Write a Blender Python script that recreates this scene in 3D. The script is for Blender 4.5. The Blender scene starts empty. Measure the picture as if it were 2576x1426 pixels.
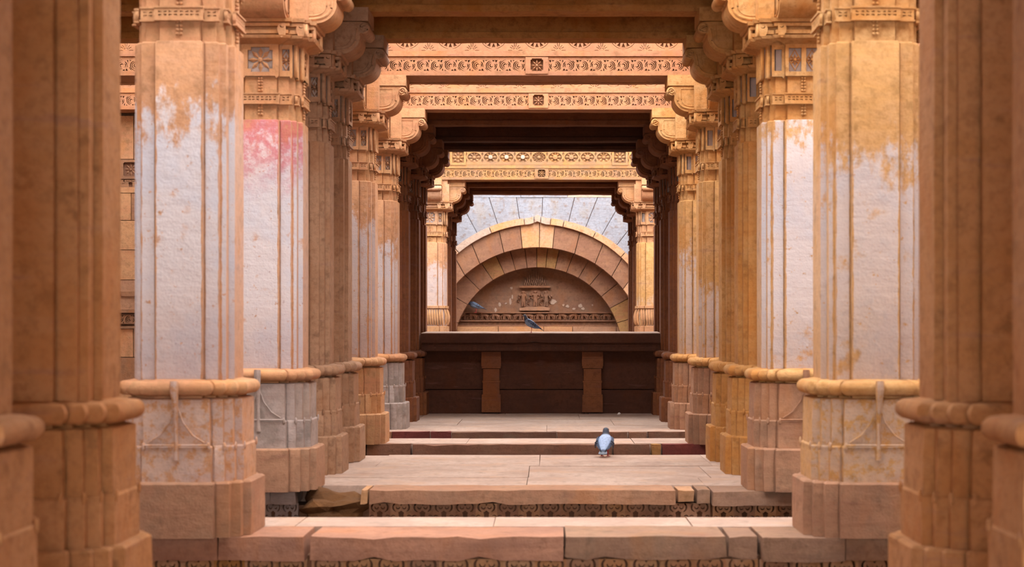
import bpy, bmesh, math, random
from mathutils import Vector, Matrix
random.seed(7)
PI = math.pi
S = bpy.context.scene
C = S.collection

# ------------------------------------------------------------------ camera, light, exposure
FPX = 4100.0
EYE = 1.26
cam_d = bpy.data.cameras.new('camera')
cam = bpy.data.objects.new('camera', cam_d); C.objects.link(cam)
cam.location = (0, 0, EYE); cam.rotation_euler = (PI/2, 0, 0)
cam_d.sensor_width = 36; cam_d.lens = FPX/2576*36
cam_d.shift_x = -92/2576; cam_d.shift_y = -(-117)/2576
cam_d.clip_start = 0.1; cam_d.clip_end = 300
cam_d.dof.use_dof = True; cam_d.dof.focus_distance = 23.0; cam_d.dof.aperture_fstop = 2.7
S.camera = cam

w = bpy.data.worlds.new('sky'); S.world = w; w.use_nodes = True
wn = w.node_tree.nodes; wl = w.node_tree.links
bg = wn['Background']; bg.inputs['Color'].default_value = (0.97, 0.97, 1.0, 1); bg.inputs['Strength'].default_value = 7.4

sun_d = bpy.data.lights.new('sun', 'SUN'); sun_d.energy = 14.0; sun_d.angle = math.radians(2); sun_d.color = (1, .84, .62)
sun = bpy.data.objects.new('sun', sun_d); C.objects.link(sun); sun.rotation_euler = Vector((1.0, .25, -.466)).to_track_quat('-Z', 'Y').to_euler()

S.view_settings.view_transform = 'Standard'
S.view_settings.look = 'None'
S.view_settings.gamma = 1
S.view_settings.use_curve_mapping = False
S.view_settings.exposure = 0.47
try:
    S.cycles.max_bounces = 12; S.cycles.diffuse_bounces = 8
except Exception: pass

# ------------------------------------------------------------------ materials
def srgb(r, g, b):
    f = lambda c: ((c/255)/12.92 if c/255 <= .04045 else (((c/255)+.055)/1.055)**2.4)
    return (f(r), f(g), f(b), 1)

ALB = .63
class NT:
    def __init__(s, name):
        s.m = bpy.data.materials.new(name); s.m.use_nodes = True
        s.t = s.m.node_tree; s.n = s.t.nodes; s.l = s.t.links
        s.b = s.n['Principled BSDF']
    def node(s, typ, **kw):
        n = s.n.new(typ)
        for k, v in kw.items(): setattr(n, k, v)
        return n
    def put(s, sock, v):
        if isinstance(v, bpy.types.NodeSocket): s.l.new(v, sock)
        else: sock.default_value = v
    def math(s, op, a, b=0.0, c=None, clamp=False):
        n = s.node('ShaderNodeMath', operation=op); n.use_clamp = clamp
        s.put(n.inputs[0], a); s.put(n.inputs[1], b)
        if c is not None: s.put(n.inputs[2], c)
        return n.outputs[0]
    def noise(s, vec, scale, detail=3, rough=.55):
        n = s.node('ShaderNodeTexNoise'); s.l.new(vec, n.inputs['Vector'])
        n.inputs['Scale'].default_value = scale; n.inputs['Detail'].default_value = detail
        n.inputs['Roughness'].default_value = rough
        return n.outputs['Fac']
    def ramp(s, v, a, b):
        n = s.node('ShaderNodeMapRange'); n.interpolation_type = 'SMOOTHSTEP'
        s.put(n.inputs[0], v); s.put(n.inputs[1], a); s.put(n.inputs[2], b)
        return n.outputs[0]
    def mix(s, f, a, b, mode='MIX'):
        n = s.node('ShaderNodeMix', data_type='RGBA', blend_type=mode)
        s.put(n.inputs['Factor'], f); s.put(n.inputs['A'], a); s.put(n.inputs['B'], b)
        return n.outputs['Result']
    def scale(s, vec, v):
        n = s.node('ShaderNodeVectorMath', operation='MULTIPLY'); s.l.new(vec, n.inputs[0]); n.inputs[1].default_value = v
        return n.outputs[0]
    def add(s, a, b):
        n = s.node('ShaderNodeVectorMath', operation='ADD'); s.put(n.inputs[0], a); s.put(n.inputs[1], b)
        return n.outputs[0]

def stone(name, base, alt, dark=None, paint=None, pink=None, rnd=True, spots=.4, moss=0.0, bump=.6, sat=1.08, ped=False):
    """weathered sandstone; paint=(top height, amount) puts old whitewash on the shaft faces below that height"""
    t = NT(name)
    tc = t.node('ShaderNodeTexCoord'); oi = t.node('ShaderNodeObjectInfo')
    P = tc.outputs['Object']
    if rnd:
        off = t.node('ShaderNodeCombineXYZ')
        r = t.math('MULTIPLY', oi.outputs['Random'], 37.0)
        t.put(off.inputs[0], r); t.put(off.inputs[2], t.math('MULTIPLY', oi.outputs['Random'], 11.0))
        Q = t.add(P, off.outputs[0])
    else: Q = P
    big = t.noise(Q, 1.6, 4, .6)
    strata = t.noise(t.scale(Q, (1.5, 1.5, 11)), 1.2, 4, .6)
    mid = t.noise(Q, 9, 4, .65)
    fine = t.noise(Q, 70, 3, .6)
    f = t.ramp(t.math('ADD', t.math('MULTIPLY', big, .6), t.math('MULTIPLY', strata, .4)), .38, .62)
    col = t.mix(f, base, alt)
    d = dark or tuple(c*.55 for c in base[:3]) + (1,)
    col = t.mix(t.math('MULTIPLY', t.ramp(mid, .52, .70), .72), col, d)
    mot = t.noise(Q, 22, 4, .7)
    col = t.mix(t.math('MULTIPLY', t.ramp(mot, .42, .68), .5), col, tuple(c*.62 for c in base[:3]) + (1,))
    warm = t.ramp(t.noise(t.scale(Q, (1, 1, .5)), 2.6, 3, .6), .50, .68)
    col = t.mix(t.math('MULTIPLY', warm, .40), col, (base[0]*1.0, base[1]*.78, base[2]*.55, 1))
    col = t.mix(t.math('MULTIPLY', t.ramp(strata, .60, .75), .35), col, srgb(150, 105, 95))
    if moss:
        mm = t.ramp(t.noise(Q, 4, 4, .6), .5, .62)
        col = t.mix(t.math('MULTIPLY', mm, moss), col, srgb(140, 122, 104))
    sep = t.node('ShaderNodeSeparateXYZ'); t.l.new(P, sep.inputs[0])
    nrm = t.node('ShaderNodeSeparateXYZ'); t.l.new(tc.outputs['Normal'], nrm.inputs[0])
    if paint:
        top, amt, seed = paint
        Pn = t.add(P, (seed*3.7, seed*1.3, seed*5.1))
        z = sep.outputs[2]; ax = t.math('ABSOLUTE', sep.outputs[0]); ay = t.math('ABSOLUTE', sep.outputs[1])
        edge_n = t.noise(t.scale(Pn, (8, 8, 4.5)), 1, 6, .72)
        lim = t.math('ADD', t.math('SUBTRACT', top, z), t.math('MULTIPLY', t.math('SUBTRACT', edge_n, .5), 1.5))
        m1 = t.ramp(lim, -.04, .22)
        wear = t.ramp(t.noise(Pn, 14 if ped else 24, 5, .75), .60 if ped else .68, .48 if ped else .60)
        wear2 = t.ramp(t.noise(Pn, 5, 4, .6), .74, .60)
        lowf = t.ramp(z, -.1, .9)
        # arrises keep bare stone (the facet edges of the plan)
        en = t.math('MULTIPLY', t.math('SUBTRACT', t.noise(t.scale(Pn, (16, 16, 9)), 1, 3, .6), .5), .022)
        def away(v, c, wd): return t.ramp(t.math('ADD', t.math('ABSOLUTE', t.math('SUBTRACT', v, c)), en), wd*.5, wd)
        e = t.math('MULTIPLY', away(ax, .145, .011), away(ax, .242, .010))
        if ped: e = .9
        front = t.ramp(t.math('ABSOLUTE', nrm.outputs[1]), .4, .8)
        side = t.math('MULTIPLY', t.math('SUBTRACT', 1.0, front), .22)
        fr = t.math('ADD', t.math('MULTIPLY', front, e), side, clamp=True)
        m = t.math('MULTIPLY', t.math('MULTIPLY', m1, wear), t.math('MULTIPLY', wear2, fr))
        m = t.math('MULTIPLY', m, t.math('MULTIPLY_ADD', lowf, .35, .65))
        m = t.math('MULTIPLY', m, amt, clamp=True)
        white = t.mix(t.ramp(big, .4, .6), srgb(234, 224, 222), srgb(222, 220, 226))
        if pink:
            pm = t.ramp(t.math('ADD', z, t.math('MULTIPLY', t.math('SUBTRACT', edge_n, .5), .8)), top-.62, top-.1)
            pm = t.math('MULTIPLY', pm, front)
            white = t.mix(t.math('MULTIPLY', pm, t.math('MULTIPLY_ADD', t.ramp(t.noise(Pn, 12, 4, .7), .62, .42), .6, .25)), white, srgb(208, 118, 126))
            col = t.mix(t.math('MULTIPLY', t.math('MULTIPLY', pm, t.ramp(lim, -.3, .0)), .8), col, srgb(215, 125, 125))
        col = t.mix(m, col, white)
        specks = t.ramp(t.noise(Pn, 55, 2, .6), .70, .76)
        col = t.mix(t.math('MULTIPLY', specks, .55), col, srgb(150, 90, 80))
    else:
        specks = t.ramp(t.noise(Q, 42, 2, .6), .69, .76)
        col = t.mix(t.math('MULTIPLY', specks, spots), col, tuple(c*.4 for c in base[:3]) + (1,))
    hs = t.node('ShaderNodeHueSaturation'); hs.inputs['Value'].default_value = ALB; hs.inputs['Saturation'].default_value = sat*.98; hs.inputs['Hue'].default_value = .5035
    t.l.new(col, hs.inputs['Color'])
    t.l.new(hs.outputs[0], t.b.inputs['Base Color'])
    t.b.inputs['Roughness'].default_value = .9
    t.b.inputs['Specular IOR Level'].default_value = .2
    bp = t.node('ShaderNodeBump'); bp.inputs['Strength'].default_value = bump; bp.inputs['Distance'].default_value = .012
    h = t.math('ADD', t.math('MULTIPLY', fine, .35), t.math('ADD', mid, t.math('MULTIPLY', strata, .7)))
    t.l.new(h, bp.inputs['Height']); t.l.new(bp.outputs[0], t.b.inputs['Normal'])
    return t.m

def plain(name, col, rough=.6, spec=.3):
    t = NT(name)
    tc = t.node('ShaderNodeTexCoord')
    n = t.noise(tc.outputs['Object'], 60, 3, .6)
    c = t.mix(t.ramp(n, .35, .7), col, tuple(x*.72 for x in col[:3]) + (1,))
    t.l.new(c, t.b.inputs['Base Color'])
    t.b.inputs['Roughness'].default_value = rough; t.b.inputs['Specular IOR Level'].default_value = spec
    return t.m

TAN = srgb(226, 172, 128); TANP = srgb(224, 176, 146); ORA = srgb(222, 160, 104); ORB = srgb(232, 184, 132)
BRN = srgb(186, 124, 74); BRN2 = srgb(198, 138, 88)
M = {}
M['tan'] = stone('sandstone_tan', TAN, TANP)
M['pink'] = stone('sandstone_pink', srgb(226, 174, 132), srgb(218, 158, 122))
M['orange'] = stone('sandstone_orange', ORA, ORB)
M['brown'] = stone('sandstone_brown_shade', BRN, BRN2)  # covered lintels, beams and roofs: their shade is put into this brown
M['amber'] = stone('sandstone_amber', srgb(206, 146, 92), srgb(216, 164, 112))
M['dark'] = stone('sandstone_inner_shade', srgb(150, 96, 68), srgb(132, 84, 64))  # shaded copy for columns and lintels under the roofs, darkness in the colour
M['deep'] = stone('sandstone_deep_shade', srgb(100, 64, 50), srgb(84, 54, 44))  # parapet and the lintels above it: shade painted in darker still
M['red'] = stone('sandstone_red', srgb(150, 82, 78), srgb(128, 70, 66))
M['grey'] = stone('sandstone_grey', srgb(206, 184, 172), srgb(184, 158, 146), moss=.4, sat=.9)
M['mauve'] = stone('sandstone_mauve', srgb(206, 158, 128), srgb(188, 140, 114), moss=.22)
M['shade'] = stone('sandstone_front_shade', srgb(192, 130, 80), srgb(200, 140, 94), sat=1.02)  # darker stone for the two front pairs, their shade put into the colour
M['shade_mid'] = stone('sandstone_mid_shade', srgb(184, 134, 98), srgb(198, 150, 114), sat=.95)  # left columns of the first covered pavilion, shade mixed into the colour
M['floor'] = stone('paving_sandstone', srgb(224, 188, 164), srgb(204, 164, 140), spots=.25, bump=.3, sat=.9)
M['coping'] = stone('coping_sandstone', srgb(206, 152, 126), srgb(178, 132, 112))
M['coping2'] = stone('coping_sandstone_grey', srgb(188, 148, 122), srgb(168, 132, 112), moss=.25)
M['back'] = stone('recess_stone', srgb(150, 110, 88), srgb(134, 96, 78))
M['white'] = stone('whitewashed_stone', srgb(168, 170, 177), srgb(158, 157, 162), dark=srgb(140, 112, 96), spots=.8, bump=1.0)
M['lint'] = stone('carved_lintel_stone', srgb(204, 148, 112), srgb(192, 136, 108), bump=.4)
M['gold'] = stone('golden_lintel_stone', srgb(200, 150, 104), srgb(176, 132, 104), moss=.35, bump=.4)
M['chalk'] = stone('lime_patch', srgb(212, 184, 164), srgb(200, 170, 152))
M['wall'] = stone('side_wall_stone', srgb(190, 140, 108), srgb(170, 124, 98), moss=.2)

M['worn'] = stone('worn_highlight_arris', srgb(236, 196, 158), srgb(226, 178, 138))  # edge wear plus an edge highlight put into the pale colour

M['step'] = stone('step_stone', srgb(172, 126, 104), srgb(150, 108, 90), moss=.2)
M['step2'] = stone('step_stone_dark', srgb(150, 112, 92), srgb(124, 90, 76), moss=.4)
def mat_for(side, i):
    return M['pink' if side < 0 else 'orange']

# ------------------------------------------------------------------ mesh helpers
def finish(bm, name, smooth=True, bev=0, seg=1, worn=False):
    if bev:
        es = [e for e in bm.edges if len(e.link_faces) == 2 and e.calc_face_angle(0) > .5]
        bmesh.ops.bevel(bm, geom=es, offset=bev, segments=seg, affect='EDGES', profile=.5, clamp_overlap=True, material=1 if worn else -1)
    bmesh.ops.recalc_face_normals(bm, faces=bm.faces)
    me = bpy.data.meshes.new(name)
    bm.to_mesh(me); bm.free()
    me.materials.append(None)
    if worn: me.materials.append(M['worn'])
    if smooth:
        me.polygons.foreach_set('use_smooth', [True]*len(me.polygons))
        try: me.set_sharp_from_angle(angle=math.radians(38))
        except Exception: pass
    return me

def obj(name, me, mat, parent=None, loc=(0, 0, 0), rotz=0, scale=None, rot=None):
    o = bpy.data.objects.new(name, me); C.objects.link(o)
    if parent: o.parent = parent
    o.location = loc; o.rotation_euler = rot or (0, 0, rotz)
    if scale: o.scale = scale
    if mat and len(o.material_slots):
        o.material_slots[0].link = 'OBJECT'; o.material_slots[0].material = mat
    return o

def empty(name, loc, label=None, cat=None, group=None, kind=None):
    o = bpy.data.objects.new(name, None); C.objects.link(o); o.location = loc
    o.empty_display_size = .1
    tag(o, label, cat, group, kind)
    return o

def tag(o, label=None, cat=None, group=None, kind=None):
    if label: o['label'] = label
    if cat: o['category'] = cat
    if group: o['group'] = group
    if kind: o['kind'] = kind
    return o

def outline(p, d=0.0):
    x0, y0, x1, y1 = p
    g = .011
    q = [(x0, y0), (x1-g, y0), (x1-g, y0+g), (x1, y0+g), (x1, y1), (y1, y1), (y1, x1), (y0+g, x1), (y0+g, x1-g), (y0, x1-g), (y0, x0)]
    q = [(a+d, b+d) for a, b in q]
    out = list(q)
    out += [(-a, b) for a, b in reversed(q)]
    out += [(-a, -b) for a, b in q]
    out += [(a, -b) for a, b in reversed(q)]
    return out

def add_loft(bm, p, rings, jit=0.0):
    prev = None; first = None
    for z, d in rings:
        vs = [bm.verts.new((x+random.uniform(-jit, jit), y+random.uniform(-jit, jit), z)) for x, y in outline(p, d)]
        if prev:
            n = len(vs)
            for i in range(n):
                bm.faces.new((prev[i], prev[(i+1) % n], vs[(i+1) % n], vs[i]))
        else: first = vs
        prev = vs
    bm.faces.new(list(reversed(first))); bm.faces.new(prev)

def loft_mesh(name, p, rings, bev=.007, seg=2, jit=0.0):
    if bev: bev = .0042; seg = 1
    bm = bmesh.new(); add_loft(bm, p, rings, jit)
    return finish(bm, name, bev=bev, seg=seg, worn=bev > 0)

def add_box(bm, x0, x1, y0, y1, z0, z1):
    vs = [bm.verts.new((x, y, z)) for x in (x0, x1) for y in (y0, y1) for z in (z0, z1)]
    for f in ((0, 1, 3, 2), (4, 6, 7, 5), (0, 4, 5, 1), (2, 3, 7, 6), (0, 2, 6, 4), (1, 5, 7, 3)):
        bm.faces.new([vs[i] for i in f])

def box_mesh(name, x0, x1, y0, y1, z0, z1, bev=.008, seg=2):
    bm = bmesh.new(); add_box(bm, x0, x1, y0, y1, z0, z1)
    return finish(bm, name, bev=bev, seg=seg)

def rough_slab(name, w, d, h, jit=.008, step=.12, bev=.01, chips=0):
    """stone slab, front face at y=0 going back to y=d, top at z=0; worn uneven edges"""
    bm = bmesh.new()
    n = max(2, int(w/step))
    prof = [(0, -h), (0, 0), (d, 0), (d, -h)]
    prev = None
    for i in range(n+1):
        x = w*i/n
        c = random.random() < chips
        vs = []
        for k, (y, z) in enumerate(prof):
            jy = random.uniform(-jit, jit); jz = random.uniform(-jit, jit)*.7
            if c and k == 0: jz += .02; jy += .012
            if c and k == 1 and random.random() < .4: jz -= .012
            vs.append(bm.verts.new((x + (random.uniform(-jit, jit)), y+jy, z+jz)))
        if prev:
            for k in range(4): bm.faces.new((prev[k], prev[(k+1) % 4], vs[(k+1) % 4], vs[k]))
        else: first = vs
        prev = vs
    bm.faces.new(first); bm.faces.new(list(reversed(prev)))
    return finish(bm, name, bev=bev, seg=2)

def plate(name, outer, holes, depth, bev=0):
    """2-D plate in the XZ plane with holes; front face at y=0, back at y=+depth"""
    cu = bpy.data.curves.new(name, 'CURVE'); cu.dimensions = '2D'; cu.fill_mode = 'BOTH'; cu.extrude = depth/2
    for pts in [outer] + holes:
        s = cu.splines.new('POLY'); s.points.add(len(pts)-1)
        for q, (x, z) in zip(s.points, pts): q.co = (x, z, 0, 1)
        s.use_cyclic_u = True
    o = bpy.data.objects.new('tmp', cu); C.objects.link(o)
    dg = bpy.context.evaluated_depsgraph_get(); dg.update()
    me = bpy.data.meshes.new_from_object(o.evaluated_get(dg))
    bpy.data.objects.remove(o); bpy.data.curves.remove(cu)
    me.transform(Matrix(((1, 0, 0, 0), (0, 0, -1, depth/2), (0, 1, 0, 0), (0, 0, 0, 1))))
    bm = bmesh.new(); bm.from_mesh(me); bmesh.ops.remove_doubles(bm, verts=bm.verts, dist=1e-5)
    bpy.data.meshes.remove(me)
    return finish(bm, name, smooth=False)

def rect(x0, x1, z0, z1): return [(x0, z0), (x1, z0), (x1, z1), (x0, z1)]
def cres(cx, cz, r, a0, a1, w, n=9, dr=0.0):
    """tapered arc slot, centre line radius r (drifting by dr), max width w"""
    a = []; b = []
    for i in range(n+1):
        t = i/n; an = math.radians(a0+(a1-a0)*t); ww = w*.5*math.sin(PI*min(max(t, .06), .94))**.6
        rr = r+dr*t
        a.append((cx+(rr+ww)*math.cos(an), cz+(rr+ww)*math.sin(an)))
        b.append((cx+(rr-ww)*math.cos(an), cz+(rr-ww)*math.sin(an)))
    return a + b[::-1]
def flip(h): return [[(x, -z) for x, z in p][::-1] for p in h]
def mirx(p): return [(-x, z) for x, z in p][::-1]

def add_petal(bm, cx, cz, ang, r0, r1, wd, y=0.0, t=.014):
    ca, sa = math.cos(ang), math.sin(ang)
    def P(r, s, yy): return bm.verts.new((cx+r*ca-s*sa, yy, cz+r*sa+s*ca))
    rm = r0+(r1-r0)*.55
    a = P(r0, 0, y); b = P(r1, 0, y); l = P(rm, wd/2, y+.003); r = P(rm, -wd/2, y+.003); m = P(rm, 0, y-t)
    a2 = P(r0, 0, y+.012); b2 = P(r1, 0, y+.012); l2 = P(rm, wd/2, y+.014); r2 = P(rm, -wd/2, y+.014)
    for f in ((a, m, l), (l, m, b), (b, m, r), (r, m, a)): bm.faces.new(f)
    for f in ((a, l, l2, a2), (l, b, b2, l2), (b, r, r2, b2), (r, a, a2, r2)): bm.faces.new(f)

def add_disc(bm, cx, cz, r, y0, y1, n=12, dome=0.0):
    a = [bm.verts.new((cx+r*math.cos(2*PI*i/n), y1, cz+r*math.sin(2*PI*i/n))) for i in range(n)]
    b = [bm.verts.new((cx+r*.9*math.cos(2*PI*i/n), y0, cz+r*.9*math.sin(2*PI*i/n))) for i in range(n)]
    for i in range(n): bm.faces.new((a[i], a[(i+1) % n], b[(i+1) % n], b[i]))
    c = bm.verts.new((cx, y0-dome, cz))
    for i in range(n): bm.faces.new((b[i], b[(i+1) % n], c))

def flower_mesh(name, r, n, wd, y=0, hub=.2):
    bm = bmesh.new()
    for k in range(n): add_petal(bm, 0, 0, 2*PI*k/n+PI/2, r*.12, r, wd, y)
    add_disc(bm, 0, 0, r*hub, y-.016, y+.01, 10, .006)
    return finish(bm, name, smooth=False)

def add_tube(bm, path, r, n=6, taper=None, closed_ends=True):
    P = [Vector(p) for p in path]; rings = []
    up = Vector((0, 0, 1))
    for i, p in enumerate(P):
        d = (P[min(i+1, len(P)-1)]-P[max(i-1, 0)]).normalized()
        u = d.cross(up) if abs(d.dot(up)) < .95 else d.cross(Vector((1, 0, 0)))
        u.normalize(); v = d.cross(u).normalized()
        rr = r*(taper[i] if taper else 1)
        rings.append([bm.verts.new(p+u*rr*math.cos(2*PI*k/n)+v*rr*math.sin(2*PI*k/n)) for k in range(n)])
    for a, b in zip(rings, rings[1:]):
        for k in range(n): bm.faces.new((a[k], a[(k+1) % n], b[(k+1) % n], b[k]))
    if closed_ends:
        bm.faces.new(rings[0][::-1]); bm.faces.new(rings[-1])

def add_ball(bm, c, r, sub=1, sc=(1, 1, 1)):
    g = bmesh.ops.create_icosphere(bm, subdivisions=sub, radius=1)
    for v in g['verts']: v.co = Vector((c[0]+v.co.x*r*sc[0], c[1]+v.co.y*r*sc[1], c[2]+v.co.z*r*sc[2]))

def skin_mesh(name, joints, edges, sub=1, flat=None):
    """one continuous body grown over a skeleton: joints = [(x,y,z,r)], root first"""
    me = bpy.data.meshes.new(name+'_s')
    me.from_pydata([j[:3] for j in joints], edges, [])
    o = bpy.data.objects.new('tmp', me); C.objects.link(o)
    m = o.modifiers.new('s', 'SKIN')
    if not me.skin_vertices: pass
    for i, j in enumerate(joints):
        sv = me.skin_vertices[0].data[i]; r = j[3] if len(j) < 5 else (j[3], j[4])
        sv.radius = r if isinstance(r, tuple) else (r, r)
        sv.use_root = (i == 0)
    s = o.modifiers.new('u', 'SUBSURF'); s.levels = sub
    dg = bpy.context.evaluated_depsgraph_get(); dg.update()
    out = bpy.data.meshes.new_from_object(o.evaluated_get(dg))
    bpy.data.objects.remove(o); bpy.data.meshes.remove(me)
    out.name = name
    if not out.materials: out.materials.append(None)
    out.polygons.foreach_set('use_smooth', [True]*len(out.polygons))
    return out

# ------------------------------------------------------------------ layout
AX = -0.13                       # aisle axis
HALF = 1.80                      # half of the clear width between shafts
CX = HALF + .31
ROWS = [5.72, 7.2, 10.27, 13.08, 14.5, 15.85, 18.28, 20.98, 22.6, 24.40, 25.76, 31.0, 32.35, 34.05]

# ------------------------------------------------------------------ setting: floors
def floor_unit(y0, y1, label, front, x0=-6.0, x1=6.0, frieze=True, joints_y=(), top=M['floor'], fmat='mauve', th=.145, dc=None):
    """a platform: front = [(x_left, x_right, recess, material, chips)] coping stones of its front edge"""
    f = empty('floor', (0, 0, 0), label, 'floor', None, 'structure')
    dcop = .42 if y1-y0 > 1.2 else (y1-y0)*.5
    if dc: dcop = dc
    for xa, xb, rec, mt, ch in front:
        me = rough_slab('coping', xb-xa-.012, dcop-rec, th, jit=.007, chips=ch)
        obj('coping_stone', me, M[mt], f, (xa+.006, y0+rec, random.uniform(-.004, .003)))
    ys = [y0+dcop] + list(joints_y) + [y1]
    for a, b in zip(ys, ys[1:]):
        xs = [x0]
        while xs[-1] < x1-1.6: xs.append(xs[-1]+random.uniform(1.2, 2.3))
        xs.append(x1)
        for xa, xb in zip(xs, xs[1:]):
            me = rough_slab('paver', xb-xa-.006, b-a-.006, .14, jit=.0025, step=.4, bev=.004)
            obj('paving_slab', me, top, f, (xa+.003, a+.003, random.uniform(-.003, .003)))
    # masonry body under the slabs
    obj('footing', box_mesh('footing', x0, x1, y0+.13, y1-.06, -3.4, -.13, bev=0), M['back'], f)
    return f

# carved motif of the riser frieze: paired curls over an arch slit
def frieze_tile():
    w = .165; h = .20
    H = []
    for s in (1, -1):
        for p in [cres(.027, -.030, .036, -70, 62, .014), cres(.024, -.028, .014, -190, 20, .011, 7), cres(.060, -.112, .018, 0, 150, .010)]:
            H.append(p if s > 0 else mirx(p))
    H.append([(-.019, -.2+.012), (.019, -.2+.012), (.019, -.082), (.024, -.074), (0, -.055), (-.024, -.074), (-.019, -.082)])
    H.append([(-.010, -.006), (0, -.020), (.010, -.006)])
    return plate('frieze_motif', rect(-w/2, w/2, -h, 0), [q for q in H if max(abs(x) for x, _ in q) < w/2], .035)
FRZ = frieze_tile()

def riser(parent, y0, xa, xb, ztop=-.15, mats=('mauve',), yoff=.10, sc=1.0):
    n = int(round((xb-xa)/(.165*sc))); wd = (xb-xa)/n
    for i in range(n):
        obj('carved_motif', FRZ, M[random.choice(mats)], parent, (xa+wd*(i+.5), y0+yoff, ztop), scale=(wd/.165, 1, sc))

def X(px, z): return (px-1380)/FPX*z

# near platform (under the camera, its edge just below the frame)
f1 = floor_unit(-7.0, 7.98, 'near pavilion floor carrying the blurred front columns', [(-6, -2, 0, 'coping', 0), (-2, 1.5, 0, 'coping', 0), (1.5, 6, 0, 'coping2', 0)], joints_y=(-4.5, -2, 1.0, 3.2, 5.4))  # stretched back unseen with the roof to cut sky light on the front columns
z = 9.93
f2 = floor_unit(z, 10.98, 'narrow stone ledge between the stair gaps under the nearest whitewashed columns',
    [(-6, X(365, z), 0, 'coping', .1), (X(365, z), X(547, z), 0, 'coping', .1), (X(547, z), X(765, z), 0, 'coping', .2),
     (X(778, z), X(1420, z), .01, 'coping', .15), (X(1420, z), X(1830, z), .012, 'coping2', .15), (X(1835, z), X(1912, z), .06, 'coping2', .3),
     (X(1915, z), X(2122, z), -.05, 'coping2', .1), (X(2122, z), X(2260, z), -.035, 'coping2', .1), (X(2262, z), 6, 0, 'coping', .1)], fmat='mauve')
riser(f2, z, X(778, z), X(1912, z), mats=('mauve', 'pink', 'tan'), sc=1.2)
riser(f2, z, X(1915, z), 2.9, mats=('mauve', 'tan'), yoff=.05, sc=1.2)
riser(f2, z, -3.2, X(765, z), mats=('amber', 'tan'), sc=1.2)
z = 12.80
f3 = floor_unit(z, 16.42, 'first covered pavilion floor, pale worn paving behind the pierced frieze step',
    [(-6, X(680, z), 0, 'grey', .1), (X(680, z), X(745, z), 0, 'grey', .2), (X(905, z), X(925, z), .02, 'tan', .2),
     (X(928, z), X(1702, z), 0, 'mauve', .12), (X(1705, z), X(1750, z), .05, 'tan', .8), (X(1752, z), X(1787, z), .03, 'coping2', .1),
     (X(1790, z), X(2060, z), -.06, 'coping2', .08), (X(2062, z), 6, -.06, 'coping2', .1)], joints_y=(13.9, 15.1), th=.11)
riser(f3, z, X(925, z), X(1790, z), mats=('mauve', 'tan', 'mauve'), ztop=-.113)
riser(f3, z, X(1795, z), X(2060, z), mats=('tan', 'mauve'), yoff=.04, ztop=-.113)
riser(f3, z, X(660, z), X(745, z), mats=('grey',), ztop=-.113)
z = 17.95
f6 = floor_unit(z, 18.95, 'brown stone ledge behind the pigeon, under the middle open frame',
    [(-6, X(920, z), 0, 'coping', .1), (X(920, z), X(1034, z), .03, 'step', .1), (X(1036, z), X(1540, z), 0, 'step', .08), (X(1542, z), X(1636, z), .0, 'step', .5),
     (X(1638, z), X(1664, z), .02, 'amber', .1), (X(1666, z), X(1800, z), .01, 'red', .1), (X(1802, z), 6, 0, 'coping', .1)], dc=.13)
z = 20.12
f7 = floor_unit(z, 26.9, 'second covered pavilion floor in front of the dark parapet',
    [(-6, X(985, z), 0, 'coping', .1), (X(985, z), X(1082, z), 0, 'red', .1), (X(1083, z), X(1135, z), .01, 'red', .3), (X(1136, z), X(1400, z), .0, 'step2', .1),
     (X(1401, z), X(1579, z), .01, 'step', .2), (X(1580, z), X(1629, z), .015, 'step', .1), (X(1630, z), X(1760, z), 0, 'step', .1), (X(1762, z), 6, 0, 'coping', .1)],
    joints_y=(21.6, 23.0, 24.4), dc=.13)
f10 = floor_unit(30.5, 35.2, 'far pavilion floor hidden behind the parapet', [(-6, -1, 0, 'coping', 0), (-1, 2, 0, 'coping', 0), (2, 6, 0, 'coping', 0)], joints_y=(32.5,))
low = empty('floor', (0, 0, 0), 'bottom of the stair passage below the platforms', 'floor', None, 'structure')  # unseen stair bottom, put in so light bounces up the gaps
for i, ya in enumerate([7.9, 10.9, 16.3, 18.9, 26.7, 35.1]):
    yb = [10.1, 13.0, 18.1, 20.3, 30.7, 40.0][i]
    n = 4
    for k in range(n):
        a = ya+(yb-ya)*k/n; b = ya+(yb-ya)*(k+1)/n
        obj('stair_tread', box_mesh('tread', -6, 6, a, b+.02, -3.4, -2.9+k*.17, bev=.01), M['wall'], low)

# broken rock wedged in the step
def rock(name, pts_seed, size, mat, loc, label, squash=(1, .6, .5)):
    bm = bmesh.new(); rr = random.Random(pts_seed)
    g = bmesh.ops.create_icosphere(bm, subdivisions=3, radius=1)
    for v in bm.verts:
        n = v.co.normalized(); k = 1+.22*math.sin(n.x*5+pts_seed)+.15*math.cos(n.z*7+n.y*3)+rr.uniform(-.05, .05)
        v.co = Vector((n.x*size*squash[0]*k, n.y*size*squash[1]*k, max(-.95, n.z)*size*squash[2]*k))
    o = obj(name, finish(bm, name, smooth=False), mat, None, loc)
    tag(o, label, 'rock'); return o
M['rock'] = stone('brown_rock', srgb(134, 92, 60), srgb(98, 68, 46), bump=1.0)
rk = rock('broken_rock', 3, .27, M['rock'], (X(828, 12.95), 12.99, -.17), 'jagged brown broken rock filling the missing left end of the frieze step', (1.05, .7, .55))
rk.rotation_euler = (0, math.radians(-6), 0)

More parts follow.
